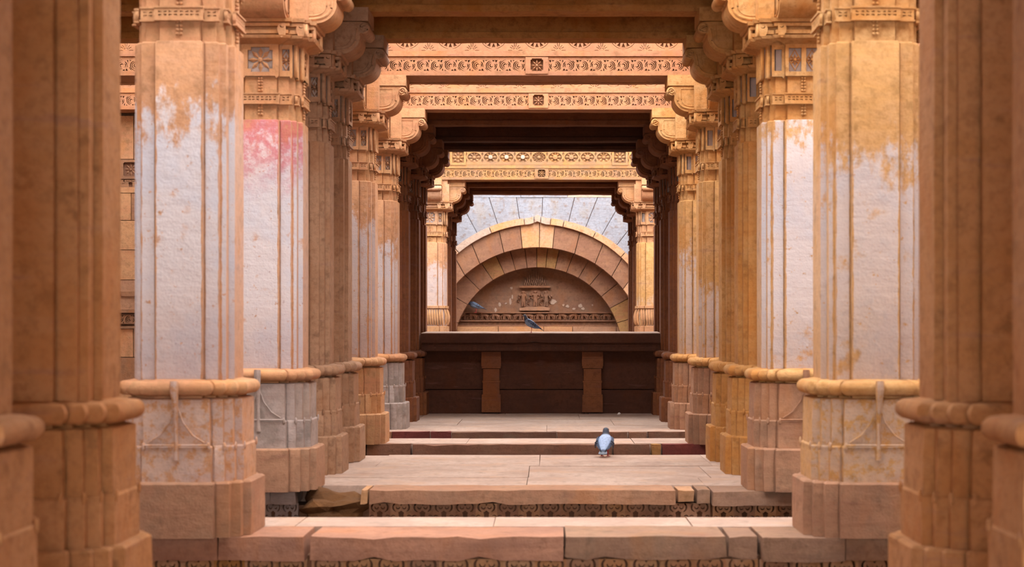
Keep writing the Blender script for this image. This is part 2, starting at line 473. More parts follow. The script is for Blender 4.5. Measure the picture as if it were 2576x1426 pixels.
# ------------------------------------------------------------------ column kit
P_SH = (.31, .145, .275, .236)
P_PL = (.43, .235, .382, .322)
P_PD = (.368, .20, .325, .272)
K = {}
K['plinth'] = loft_mesh('plinth', P_PL, [(0, 0), (.15, .002), (.325, 0), (.337, -.012)], bev=.012, jit=.003)
K['tier_low'] = loft_mesh('tier_low', P_PD, [(.33, .012), (.545, .012), (.555, .002)], bev=.009, jit=.002)
K['tier_high'] = loft_mesh('tier_high', P_PD, [(.55, 0), (.70, .001), (.835, -.002), (.845, -.02)], bev=.010, jit=.003)
tor = [(.84, -.045), (.857, -.04)]
for k in range(9):
    a = -PI/2+PI*k/8
    tor.append((.905+.046*math.sin(a), -.014+.046*math.cos(a)))
tor += [(.953, -.03), (.96, -.06)]
K['torus'] = loft_mesh('torus', (.372, .19, .322, .262), tor, bev=.0, seg=1, jit=0)
K['shaft'] = loft_mesh('shaft', P_SH, [(0, -.004), (.02, 0), (.5, .0), (1.0, .001), (1.5, 0), (1.95, 0), (1.96, -.01)], bev=.007, jit=.0012)
K['neck'] = loft_mesh('neck', P_SH, [(2.89, -.022), (3.27, -.022)], bev=.005)
K['band_core'] = None
K['panel_core'] = loft_mesh('panel_core', P_SH, [(3.24, -.03), (3.255, -.024), (3.505, -.024)], bev=.004)

def on_sides(add, sides=(0, 1, 2, 3)):
    """call add(bm, M) then copy around the four faces"""
    pass

def join_around(me_list, name, sides=(0, 1, 2, 3)):
    """me_list: [(mesh, x, y, z)] parts facing -Y, repeated on each side"""
    bm = bmesh.new()
    for s in sides:
        for me, x, y, zz in me_list:
            b2 = bmesh.new(); b2.from_mesh(me)
            b2.transform(Matrix.Rotation(s*PI/2, 4, 'Z') @ Matrix.Translation((x, y, zz)))
            tmp = bpy.data.meshes.new('t'); b2.to_mesh(tmp); b2.free(); bm.from_mesh(tmp); bpy.data.meshes.remove(tmp)
    return finish(bm, name, smooth=False)

def slot_pair(cx, cz, w=.05):
    hs = []
    for s in (1, -1):
        for q in (1, -1):
            hs.append([(cx+q*.003, cz+s*.006), (cx+q*w/2, cz+s*.005), (cx+q*w/2, cz+s*.017), (cx+q*.008, cz+s*.011)])
    return hs
def slots(cxs, w=.05):
    H = []
    for c in cxs: H += [p if True else p for p in slot_pair(c, 0, w)]
    return H
bA = plate('band_a', rect(-.150, .150, -.036, .036), slots([-.098, -.035, .035, .098], .052), .02)
bB = plate('band_b', rect(-.045, .045, -.036, .036), slots([0], .052), .02)
rim = box_mesh('rim', -.155, .155, -.006, .01, -.04, -.03, bev=0)
K['band'] = join_around([(bA, 0, -.318, 3.075), (bB, .196, -.283, 3.075), (bB, -.196, -.283, 3.075),
                         (box_mesh('r1', -.152, .152, -.326, -.30, 3.108, 3.118, bev=0), 0, 0, 0), (box_mesh('r2', -.152, .152, -.326, -.30, 3.03, 3.04, bev=0), 0, 0, 0),
                         (box_mesh('r3', .15, .245, -.291, -.26, 3.108, 3.118, bev=0), 0, 0, 0), (box_mesh('r4', .15, .245, -.291, -.26, 3.03, 3.04, bev=0), 0, 0, 0),
                         (box_mesh('r5', -.245, -.15, -.291, -.26, 3.108, 3.118, bev=0), 0, 0, 0), (box_mesh('r6', -.245, -.15, -.291, -.26, 3.03, 3.04, bev=0), 0, 0, 0)], 'band')

# flower panels
def cross_hole(r, c):
    return [(-r, -r+c), (-r+c, -r+c), (-r+c, -r), (r-c, -r), (r-c, -r+c), (r, -r+c), (r, r-c), (r-c, r-c), (r-c, r), (-r+c, r), (-r+c, r-c), (-r, r-c)]
frA = plate('frame_a', [(-.145, -.13), (-.13, -.148), (-.115, -.13), (.115, -.13), (.13, -.148), (.145, -.13), (.145, .125), (-.145, .125)], [cross_hole(.098, .025)], .03)
frB = plate('frame_b', [(-.05, -.13), (.03, -.13), (.042, -.148), (.05, -.13), (.05, .125), (-.05, .125)], [rect(-.048+.018, .03, -.085, .085)], .03)
frC = plate('frame_c', [(-.145, -.13), (.145, -.13), (.145, .125), (-.145, .125)], [rect(-.118, -.018, -.095, .09), rect(.018, .118, -.095, .09)], .03)
fl8 = flower_mesh('fl8', .098, 8, .036)
def window_flower():
    bm = bmesh.new()
    for k in range(8): add_petal(bm, 0, 0, PI*k/4, .004, .045, .016)
    for s in (1, -1):
        add_tube(bm, [(-.045, .004, 0), (0, .0, s*.08), (.045, .004, 0)], .006, 4)
    add_disc(bm, 0, 0, .012, -.016, .01, 8, .004)
    return finish(bm, 'wf', smooth=False)
wfl = window_flower()
halffl = window_flower()
K['frame_flower'] = join_around([(frA, 0, -.316, 3.38), (frB, .196, -.281, 3.38), (frB, -.196, -.281, 3.38)], 'panel_frame')
K['frame_window'] = join_around([(frC, 0, -.316, 3.38), (frB, .196, -.281, 3.38), (frB, -.196, -.281, 3.38)], 'panel_frame')
K['flower'] = fl8
K['flower_small'] = wfl
# hanging bead chains on the neck
bm = bmesh.new()
for s in range(4):
    R = Matrix.Rotation(s*PI/2, 4, 'Z')
    for za, zb in ((3.235, 3.12), (3.025, 2.93)):
        zz = za
        while zz > zb:
            for dx in (-.011, .011):
                g = bmesh.ops.create_icosphere(bm, subdivisions=1, radius=.0115)
                bmesh.ops.transform(bm, matrix=R @ Matrix.Translation((dx, -.298, zz)), verts=g['verts'])
            zz -= .024
K['chain'] = finish(bm, 'chain')

# capital with drip moulding
K['capital'] = loft_mesh('capital', P_SH, [(3.49, -.02), (3.50, .01), (3.512, .03), (3.532, .10), (3.552, .112), (3.556, .095), (3.563, .06), (3.567, .06), (3.570, .085), (3.598, .085), (3.602, .055), (3.622, .055),
                                         (3.626, .10), (3.65, .10), (3.653, .085), (3.657, .118), (3.685, .125)], bev=0, jit=.001)
def leaf_curl():
    # hanging pointed leaf with a curled top, extruded relief
    pts = []
    for t in [0, .15, .3, .45, .6, .75, .9, 1]:
        pts.append((.028*math.sin(PI*(.15+.85*t))**.8*(1-.25*t), .045-.105*t))
    out = [(-.022, .05)] + [(x, z) for x, z in pts] + [(-.022, -.04)]
    return plate('leaf', out, [cres(-.004, .028, .012, -160, 60, .006, 6)], .03)
K['leaf'] = leaf_curl()
# bracket arm reaching along +X (inner arm) ; profile in (u, h)
prof = [(.05, 3.675), (.40, 3.675), (.47, 3.685), (.53, 3.715), (.572, 3.765), (.588, 3.82), (.585, 3.855), (.60, 3.862), (.63, 3.858), (.655, 3.875), (.665, 3.905), (.655, 3.938), (.625, 3.952), (.60, 3.96), (.05, 3.96)]
def smooth_pts(P, n=4):
    out = []
    for i in range(len(P)-1):
        p0, p1, p2, p3 = P[max(i-1, 0)], P[i], P[i+1], P[min(i+2, len(P)-1)]
        for k in range(n):
            t = k/n
            out.append(tuple(.5*((2*b)+(-a+c)*t+(2*a-5*b+4*c-d)*t*t+(-a+3*b-3*c+d)*t**3) for a, b, c, d in zip(p0, p1, p2, p3)))
    return out+[P[-1]]
prof = prof[:1]+smooth_pts(prof[1:-1], 3)+prof[-1:]
def extrude_profile(bm, prof, w):
    a = [bm.verts.new((u, -w, h)) for u, h in prof]; b = [bm.verts.new((u, w, h)) for u, h in prof]
    n = len(prof)
    bm.faces.new(a); bm.faces.new(b[::-1])
    for i in range(n): bm.faces.new((a[i], b[i], b[(i+1) % n], a[(i+1) % n]))
bm = bmesh.new(); extrude_profile(bm, prof, .225)
# moulded border strips on both cheeks and a fillet on the roll
for s in (-1, 1):
    inner = [(.32, 3.71), (.42, 3.712), (.50, 3.735), (.545, 3.79), (.553, 3.84), (.565, 3.90)]
    add_tube(bm, [(u, s*.226, h) for u, h in smooth_pts(inner, 5)], .012, 6)
    inner2 = [(.41, 3.738), (.46, 3.75), (.495, 3.78), (.513, 3.83), (.515, 3.90)]
    add_tube(bm, [(.30, s*.226, 3.93), (.30, s*.226, 3.738)], .006, 5); add_tube(bm, [(.30, s*.226, 3.738), (.41, s*.226, 3.738)], .006, 5)
    add_tube(bm, [(u, s*.226, h) for u, h in smooth_pts(inner2, 4)]+[(.515, s*.226, 3.93)], .006, 5); add_tube(bm, [(.515, s*.226, 3.93), (.30, s*.226, 3.93)], .006, 5)
K['arm'] = finish(bm, 'arm', bev=0)
bm = bmesh.new()
for s in (-1, 1):
    sp = [(.620+.043*(1-k/30)*math.cos(k*.42-1.6), s*.238, 3.905+.043*(1-k/30)*math.sin(k*.42-1.6)) for k in range(27)]
    add_tube(bm, sp, .0085, 6)
for v0, v1 in ((-.23, .23),):
    add_tube(bm, [(.622, v0, 3.905), (.622, v1, 3.905)], .050, 14)
K['volute'] = finish(bm, 'volute')
K['arm_slab'] = box_mesh('arm_slab', .05, .66, -.24, .24, 3.965, 4.085, bev=.006)
K['bracket_core'] = box_mesh('core', -.34, .34, -.34, .34, 3.66, 4.085, bev=.006)
K['core_post'] = box_mesh('post', .24, .37, .24, .37, 3.675, 4.0, bev=.006)
# pedestal pendant: hanging stem with two curved ties
bm = bmesh.new()
add_tube(bm, [(0, -.432, .95), (0, -.436, .90), (0, -.42, .84), (0, -.395, .72), (0, -.385, .62), (0, -.383, .47)], .021, 8, taper=[1.2, 1.3, 1.0, .7, .55, .9])
for s in (-1, 1):
    add_tube(bm, [(s*.006, -.385, .80), (s*.04, -.38, .70), (s*.10, -.378, .62), (s*.17, -.376, .575)], .006, 5)
add_tube(bm, [(-.19, -.387, .56), (.19, -.387, .56)], .007, 5)
K['pendant'] = finish(bm, 'pendant')
# corner ears on the lower tier
bm = bmesh.new()
for s in range(4):
    R = Matrix.Rotation(s*PI/2, 4, 'Z')
    for x, y in ((-.196, -.383), (.196, -.383), (.285, -.343), (-.285, -.343)):
        g = bmesh.ops.create_icosphere(bm, subdivisions=2, radius=1)
        bmesh.ops.transform(bm, matrix=R @ Matrix.Translation((x, y, .55)) @ Matrix.Diagonal((.012, .008, .028, 1)), verts=g['verts'])
K['ears'] = finish(bm, 'ears')
# fluted lower shaft panel of the far columns
bm = bmesh.new()
for s in range(4):
    R = Matrix.Rotation(s*PI/2, 4, 'Z')
    b0 = len(bm.verts)
    for k in range(-5, 6):
        pr = Vector((k*.046, -.315 if abs(k) < 4 else -.28, 0))
        add_tube(bm, [pr+Vector((0, .012, 1.66)), pr+Vector((0, -.006, 1.60)), pr+Vector((.004, -.022, 1.52)), pr+Vector((.012, -.016, 1.42)), pr+Vector((.016, .0, 1.36))], .024, 6, taper=[.5, .8, 1, .95, .6])
    vs = bm.verts[b0:] if False else list(bm.verts)[b0:]
    bmesh.ops.transform(bm, matrix=R, verts=vs)
K['flutes'] = finish(bm, 'flutes')
K['flute_rail'] = loft_mesh('flute_rail', P_SH, [(1.665, .0), (1.67, .022), (1.715, .022), (1.72, 0)], bev=.003)
K['flute_foot'] = loft_mesh('flute_foot', P_SH, [(1.2, .0), (1.2, .03), (1.33, .03), (1.335, 0)], bev=.003)

def column(side, i, y, label, m_up, m_sh, m_base, dz=0.0, window=False, pend=False, far=False, m_pl=None):
    x = AX + side*CX + {2: .02, 3: .02}.get(i, 0)*(1 if side > 0 else -1)
    c = empty('column', (x, y, 0), label, 'column', 'carved sandstone columns of the %s row' % ('left' if side < 0 else 'right'), 'thing')
    fl = -1 if side < 0 else 1
    obj('plinth', K['plinth'], m_pl or m_base, c, rotz=random.choice((0, PI)))
    p = obj('pedestal', K['tier_high'], m_base, c)
    obj('lower_tier', K['tier_low'], m_base, p); tag(obj('tier_ears', K['ears'], m_base, p), kind='stuff')
    obj('torus_moulding', K['torus'], m_up, c)
    s = obj('shaft', K['shaft'], m_sh, c, (0, 0, .95), scale=(1, 1, (1.96+dz)/1.96))
    if far:
        obj('fluted_panel', K['flutes'], m_up, s, (0, 0, -.95)); obj('rail', K['flute_rail'], m_up, s, (0, 0, -.95)); obj('foot_band', K['flute_foot'], m_up, s, (0, 0, -.95))
    o = (0, 0, dz)
    n = obj('neck', K['neck'], m_up, c, o)
    tag(obj('bead_chain', K['chain'], m_up, n), kind='stuff'); obj('pierced_band', K['band'], m_up, n)
    pn = obj('flower_panel', K['panel_core'], M['grey'], c, o)
    obj('panel_frame', K['frame_window' if window else 'frame_flower'], m_up, pn)
    for rs in ((0, 1) if side < 0 else (0, 3)):
        R = Matrix.Rotation(rs*PI/2, 4, 'Z')
        spots = [(-.068, -.292, K['flower_small']), (.068, -.292, K['flower_small'])] if window else [(0, -.292, K['flower'])]
        spots += [(.196, -.258, K['flower_small'])]
        for px, py, me in spots:
            obj('carved_flower', me, m_up, pn, R @ Vector((px, py, 3.38)), rotz=rs*PI/2)
    cap = obj('capital', K['capital'], m_up, c, o)
    for rs in ((0, 1) if side < 0 else (0, 3)):
        R = Matrix.Rotation(rs*PI/2, 4, 'Z')
        for px, py in ((-.185, -.418), (.185, -.418), (.325, -.378), (-.325, -.378)):
            obj('leaf_curl', K['leaf'], m_up, cap, R @ Vector((px, py, 3.595)), rot=(0, 0, rs*PI/2), scale=(-1.35 if px > 0 else 1.35, 1, 1.05))
    obj('bracket_core', K['bracket_core'], m_up, c, o)
    for k in range(4):
        b = obj('bracket', K['arm'], m_up, c, o, rotz=k*PI/2)
        obj('volute', K['volute'], m_up, b); obj('bracket_slab', K['arm_slab'], m_up, b); obj('corner_post', K['core_post'], m_up, b)
    if pend: obj('pendant', K['pendant'], m_base, p)
    return c

def whitewash(name, side, top, amt, seed, pink=False, ped=False):
    b, a = (srgb(224, 168, 128), srgb(220, 170, 138)) if side < 0 else (srgb(226, 172, 116), srgb(230, 180, 132))
    return stone(name, b, a, paint=(top, amt, seed), pink=pink, rnd=False, ped=ped)
COLS = {
 # index: (left label, right label, left shaft mat, right shaft mat)
 0: ('blurred column sliver at the very front of the left row', 'blurred column sliver at the very front of the right row'),
 1: ('unlit brown column, second from the front of the left row, square plain shaft', 'unlit brown column, second from the front of the right row, square plain shaft'),
 2: ('large whitewashed column on the narrow ledge, left row, chipped pedestal with a hanging tie', 'large whitewashed column on the narrow ledge, right row, yellow top'),
 3: ('whitewashed column with a magenta stain at the shaft top', 'whitewashed column with orange drips, right end of the frieze step'),
 4: ('unlit tan column just behind the magenta-stained one', 'unlit orange column just behind the drip-stained one, round pale patch on its foot'),
 5: ('unlit slim brown column at the rear edge of the first covered pavilion, left row', 'unlit slim brown column at the rear edge of the first covered pavilion, right row'),
 6: ('lit pink column of the middle open frame, left row', 'lit yellow column of the middle open frame, right row, ragged whitewash low down'),
 7: ('lit column with bluish whitewash patches at the front edge of the second pavilion, left row', 'lit reddish column at the front edge of the second pavilion, right row'),
 8: ('dim column inside the second pavilion, first behind its lit left one', 'dim column inside the second pavilion, first behind its lit right one'),
 9: ('dark column at the left end of the parapet', 'dark column at the right end of the parapet'),
 10: ('dark column behind the parapet, left row, showing only as a thin strip', 'dark column behind the parapet, right row, showing only as a thin strip'),
 11: ('sunlit far column with fluted foot panel beyond the parapet, left row', 'sunlit far column with fluted foot panel beyond the parapet, right row'),
 12: ('dark middle column of the far pavilion, left row', 'dark middle column of the far pavilion, right row'),
 13: ('dark last column of the far pavilion beside the arch, left row', 'dark last column of the far pavilion beside the arch, right row'),
}
SH = {
 (-1, 2): whitewash('wash_a', -1, 1.62, 1.0, 1.0), (1, 2): whitewash('wash_b', 1, 1.35, .75, 2.0),
 (-1, 3): whitewash('wash_c', -1, 1.9, 1.05, 3.0, True), (1, 3): whitewash('wash_d', 1, 2.0, .95, 4.0),
 (-1, 6): whitewash('wash_e', -1, 1.6, .7, 5.0), (1, 6): whitewash('wash_f', 1, .85, .7, 6.0),
 (-1, 7): whitewash('wash_g', -1, 1.45, .85, 7.0), (1, 7): whitewash('wash_h', 1, 1.3, .6, 8.0),
 (-1, 11): whitewash('wash_i', -1, 1.6, .6, 9.0), (1, 11): whitewash('wash_j', 1, .9, .3, 10.0),
}
PED = {(-1, 2): whitewash('wash_base_a', -1, 2.2, .5, 11.0, ped=True), (1, 2): whitewash('wash_base_b', 1, 2.0, .42, 12.0, ped=True)}
for i, y in enumerate(ROWS):
    for side in (-1, 1):
        lab = COLS[i][0 if side < 0 else 1]
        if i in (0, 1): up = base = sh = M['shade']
        elif i in (4, 5): up = base = sh = M['amber'] if side > 0 else M['shade_mid']  # roofed columns: both stones darker than the lit ones to paint their shade
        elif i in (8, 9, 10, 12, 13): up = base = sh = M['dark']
        else:
            up = M['pink'] if side < 0 else M['orange']; base = M['mauve'] if side > 0 else M['pink']
            sh = SH.get((side, i), up)
        if i == 11: up = M['tan'] if side < 0 else M['pink']
        base = PED.get((side, i), base)
        pl = M['mauve'] if i in (2, 3) else base
        if i == 3 and side < 0: base = M['grey']; pl = M['mauve']
        if i == 7 and side < 0: base = M['grey']; pl = M['grey']
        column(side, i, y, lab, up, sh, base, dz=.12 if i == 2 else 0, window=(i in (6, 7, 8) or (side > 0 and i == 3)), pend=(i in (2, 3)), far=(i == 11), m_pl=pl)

# ------------------------------------------------------------------ lintels
def scroll_tile():
    H = [cres(-.004, -.002, .052, 100, 262, .013), cres(-.002, 0, .036, 85, 275, .011), cres(.002, .002, .019, 100, 330, .012),
         cres(.010, -.002, .046, -62, 18, .012), cres(.012, .0, .030, -50, 40, .010), cres(-.004, -.0, .066, 196, 236, .009, 6),
         [(.006, .056), (.034, .060), (.030, .044), (.014, .048)], [(.040, .058), (.070, .060), (.052, .032), (.044, .042)],
         [(-.070, .060), (-.045, .060), (-.058, .048)], [(.058, -.060), (.072, -.060), (.070, -.030), (.062, -.040)],
         [(.052, .020), (.066, .012), (.060, -.012), (.056, .004)], [(-.020, -.062), (.010, -.062), (-.004, -.058)]]
    H = [h for h in H]
    return plate('scroll', rect(-.076, .076, -.066, .066), H, .025)
SCR = scroll_tile()
def arc_frieze_tile():
    # hanging semicircle with star wedge cuts; between them a small half sun with rays
    w = .48; H = []
    cz = .175
    for k in range(-3, 4):
        a = math.radians(-90+k*24); r1, r2 = .085, .135
        da = math.radians(8.5)
        H.append([(r1*math.cos(a), cz+r1*math.sin(a)), (r2*math.cos(a-da), cz+r2*math.sin(a-da)), (r2*math.cos(a+da), cz+r2*math.sin(a+da))])
    H.append(cres(0, cz, .152, -160, -98, .006)); H.append(cres(0, cz, .152, -82, -20, .006))
    for s in (1, -1):
        q = [cres(.24, .012, .022, 95, 178, .006, 6)]
        for a in (100, 128, 152):
            aa = math.radians(a); nx, nz = -math.sin(aa)*.0028, math.cos(aa)*.0028
            r1, r2 = .034, .066+.02*(a < 110)
            q.append([(.24+r1*math.cos(aa)+nx, .012+r1*math.sin(aa)+nz), (.24+r2*math.cos(aa)+nx, .012+r2*math.sin(aa)+nz),
                      (.24+r2*math.cos(aa)-nx, .012+r2*math.sin(aa)-nz), (.24+r1*math.cos(aa)-nx, .012+r1*math.sin(aa)-nz)])
        q.append([(.16, .004), (.205, .004), (.205, .009), (.16, .009)])
        for p in q: H.append(p if s > 0 else mirx(p))
    return plate('arc_frieze', rect(-w/2, w/2, 0, .36), [h for h in H if max(z for _, z in h) < .36], .022)
ARC = arc_frieze_tile()
bossA = plate('boss', rect(-.125, .125, -.10, .085), [cross_hole(.07, .014)], .03)
BFL = flower_mesh('boss_flower', .068, 8, .022)
ros_frame = plate('rosette_tile', rect(-.082, .082, -.11, .11), [[(.068*math.cos(2*PI*k/24), .068*math.sin(2*PI*k/24)) for k in range(24)],
    [(-.080, .015), (-.072, .05), (-.080, .075)], [(.080, .015), (.080, .075), (.072, .05)], [(-.080, -.015), (-.080, -.075), (-.072, -.05)], [(.080, -.015), (.072, -.05), (.080, -.075)]], .03)
def rosette(n, knob):
    bm = bmesh.new()
    for k in range(n): add_petal(bm, 0, 0, 2*PI*k/n, .02, .066, .036 if n < 10 else .02)
    add_disc(bm, 0, 0, .026 if knob else .016, -.03 if knob else -.018, .01, 14, .004)
    return finish(bm, 'rosette', smooth=False)
frS = plate('frs', rect(-.15, .15, -.13, .16), [rect(-.11, .11, -.085, .13)], .03)
RO1 = rosette(8, True); RO2 = rosette(14, False); RO3 = rosette(8, False)

def lintel(y, label, m, ztop=4.78, depth=.34, deco=None, x0=-5.95, x1=5.95, joint=True, m2=None, dz=0):
    L = empty('lintel', (AX, y, 4.085+dz), label, 'lintel', 'stone lintels spanning the aisle', 'thing')
    f = -depth/2
    # three beam stones: side bays and the middle span, joints over the column heads
    for k, (a, b) in enumerate(((x0-AX, -CX), (-CX, CX), (CX, x1-AX))):
        bm = bmesh.new()
        h = ztop-4.085
        prof = [(f, .0), (f, .055), (f+.0, .06), (f+.02, .065), (f+.02, .235), (f+.02, .24), (f, .245), (f, h), (-f, h), (-f, .25), (-f-.02, .24), (-f-.02, .06), (-f, .05), (-f, 0)]
        if depth > .5: prof += [(-f-.12, -.0), (-f-.12, .02), (-f-.2, .02), (-f-.2, 0)]
        n = max(2, int((b-a)/.25)); prev = None
        for q in range(n+1):
            xx = a+.004+(b-a-.008)*q/n
            vs = [bm.verts.new((xx, yy+random.uniform(-.002, .002), zz+(random.uniform(-.004, .004) if zz < .01 else 0))) for yy, zz in prof]
            if prev:
                for t in range(len(vs)): bm.faces.new((prev[t], prev[(t+1) % len(vs)], vs[(t+1) % len(vs)], vs[t]))
            else: bm.faces.new(vs)
            prev = vs
        bm.faces.new(prev[::-1])
        obj('beam_stone', finish(bm, 'beam_stone', bev=0), m, L)
    if deco:
        zs = .035+.04+.066   # centre of the scroll band
        kind = deco
        half = (x1-AX)
        fb = f-.006
        # frames: bottom fillet, top fillet, fascia
        for za, zb, yy in ((.0, .045, -.03), (.18, .21, -.014), (.213, .272, -.034)):
            obj('fascia', box_mesh('fascia', x0-AX, x1-AX, f+yy, f+.01, za, zb, bev=.004), m2 or m, L)
        zc = .112
        for sgn in (1, -1):
            x = .125
            k = 0
            while x < half-.17:
                if not (abs(x-CX) < .0):
                    obj('scroll_motif', SCR, m2 or m, L, (sgn*(x+.076), f-.022, zc), scale=(-sgn, 1, -1 if k % 2 else 1))
                x += .152; k += 1
        obj('boss_frame', bossA, m2 or m, L, (0, f-.042, zc+.005)); obj('carved_flower', BFL, m2 or m, L, (0, f-.02, zc))
        if kind == 'arc':
            n = int(half/.48)
            for k in range(-n, n+1):
                if abs(k*.48) < half-.24: obj('arc_motif', ARC, m2 or m, L, (k*.48+.24*(1 if dz == 0 else 0)-.24, f-.03, .272))
        else:
            for k in range(-14, 15):
                if abs(k) == 5: continue
                rx = k*.304 - .05 if abs(k) < 5 else (k*.304-.05)
                obj('rosette_frame', ros_frame, m2 or m, L, (rx, f-.036, .42), scale=(1.853, 1, 1.32))
                me = RO2 if k == 0 else (RO3 if abs(k) > 3 else RO1)
                ob = obj('rosette', me, m2 or m, L, (rx, f-.012, .42), scale=(1.853, 1.5, 1.853))
                if k in (-3, -2, -1):
                    bm = bmesh.new(); add_disc(bm, 0, 0, .022, -.016, .0, 14, .004)
                    obj('knob', finish(bm, 'knob'), M['chalk'], ob, (0, -.020, 0))
            for sx_ in (-1, 1):
                obj('square_frame', frS, m2 or m, L, (sx_*1.52-.05, f-.045, .40)); obj('star_flower', RO3, m2 or m, L, (sx_*1.52-.05, f-.015, .42), scale=(1.7, 1.5, 1.7))
            obj('fascia', box_mesh('fascia', x0-AX, x1-AX, f-.036, f+.01, .575, .62, bev=.004), m2 or m, L)
    return L

lintel(5.85, 'lintel over the foremost columns, above the frame', M['brown'])
lintel(7.4, 'lintel over the second columns, above the frame', M['brown'])
lintel(10.45, 'lintel of the nearest open frame, above the picture edge', M['tan'], depth=.6, dz=.12)
lintel(13.2, 'front lintel of the first covered pavilion above the stained columns', M['tan'])
lintel(14.57, 'brown lintel cut by the top edge, middle of the first covered pavilion', M['brown'], depth=.24)
lintel(15.92, 'brown lintel directly in front of the upper carved frieze', M['brown'], depth=.28)
lintel(18.45, 'upper lit lintel with scrollwork and hanging star arcs', M['lint'], depth=.66, deco='arc', m2=M['lint'])
lintel(21.05, 'lower lit lintel with scrollwork, under the first carved one', M['lint'], depth=.30, deco='arc', m2=M['lint'])
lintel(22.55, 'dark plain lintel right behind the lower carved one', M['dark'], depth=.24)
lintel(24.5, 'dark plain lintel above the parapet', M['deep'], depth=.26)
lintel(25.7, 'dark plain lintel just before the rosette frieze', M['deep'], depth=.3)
lintel(30.85, 'far golden lintel with a row of flower rosettes over scrollwork', M['gold'], depth=.4, deco='ros', m2=M['gold'])
lintel(32.3, 'dark plain lintel behind the rosette one', M['dark'], depth=.24)
lintel(34.0, 'last dark lintel in front of the white arch wall', M['dark'], depth=.3)

# longitudinal beams over each row of columns, in lengths between one lintel and the next
LY = [(5.85, .34, 'foremost'), (7.4, .34, 'second'), (10.45, .6, 'nearest open frame'), (13.2, .34, 'front pavilion'), (14.57, .24, 'middle pavilion'), (15.92, .28, 'rear pavilion'),
      (18.45, .66, 'upper carved'), (21.05, .30, 'lower carved'), (22.55, .24, 'first dark'), (24.5, .26, 'parapet'), (25.7, .3, 'rearmost dark')]
LZ = [(30.85, .4, 'rosette'), (32.3, .24, 'far middle'), (34.0, .3, 'last')]
for seq in (LY, LZ):
    for (ya, da, na), (yb, db, nb) in zip(seq, seq[1:]):
        for side in (-1, 1):
            hz = 4.21 if (na == 'nearest open frame' or nb == 'nearest open frame') else 4.092
            o = obj('side_beam', box_mesh('side_beam', -.15, .15, ya+da/2+.035, yb-db/2-.055, hz, 4.76, bev=.01), M['brown'], None, (AX+side*CX, 0, 0))
            tag(o, 'lengthwise %s beam from the %s lintel to the %s one' % ('left' if side < 0 else 'right', na, nb), 'beam', 'lengthwise beams over the columns', 'thing')

# roofs of the covered pavilions, laid in slabs
def roof(y0, y1, label):
    r = empty('ceiling', (0, 0, 4.79), label, 'ceiling', None, 'structure')
    n = max(1, int(round((y1-y0)/.75)))
    for k in range(n):
        a = y0+(y1-y0)*k/n; b = y0+(y1-y0)*(k+1)/n
        obj('roof_slab', box_mesh('roof_slab', -6.2, 6.2, a+.003, b-.003, 0, .28, bev=.01), M['brown'], r)
roof(-7.0, 7.75, 'stone slab roof over the near pavilion')  # unseen rear stretch added behind the camera to darken the front columns
roof(13.0, 16.3, 'stone slab roof over the first covered pavilion')
roof(20.85, 26.2, 'stone slab roof over the second covered pavilion')
roof(30.7, 34.5, 'stone slab roof over the far pavilion')

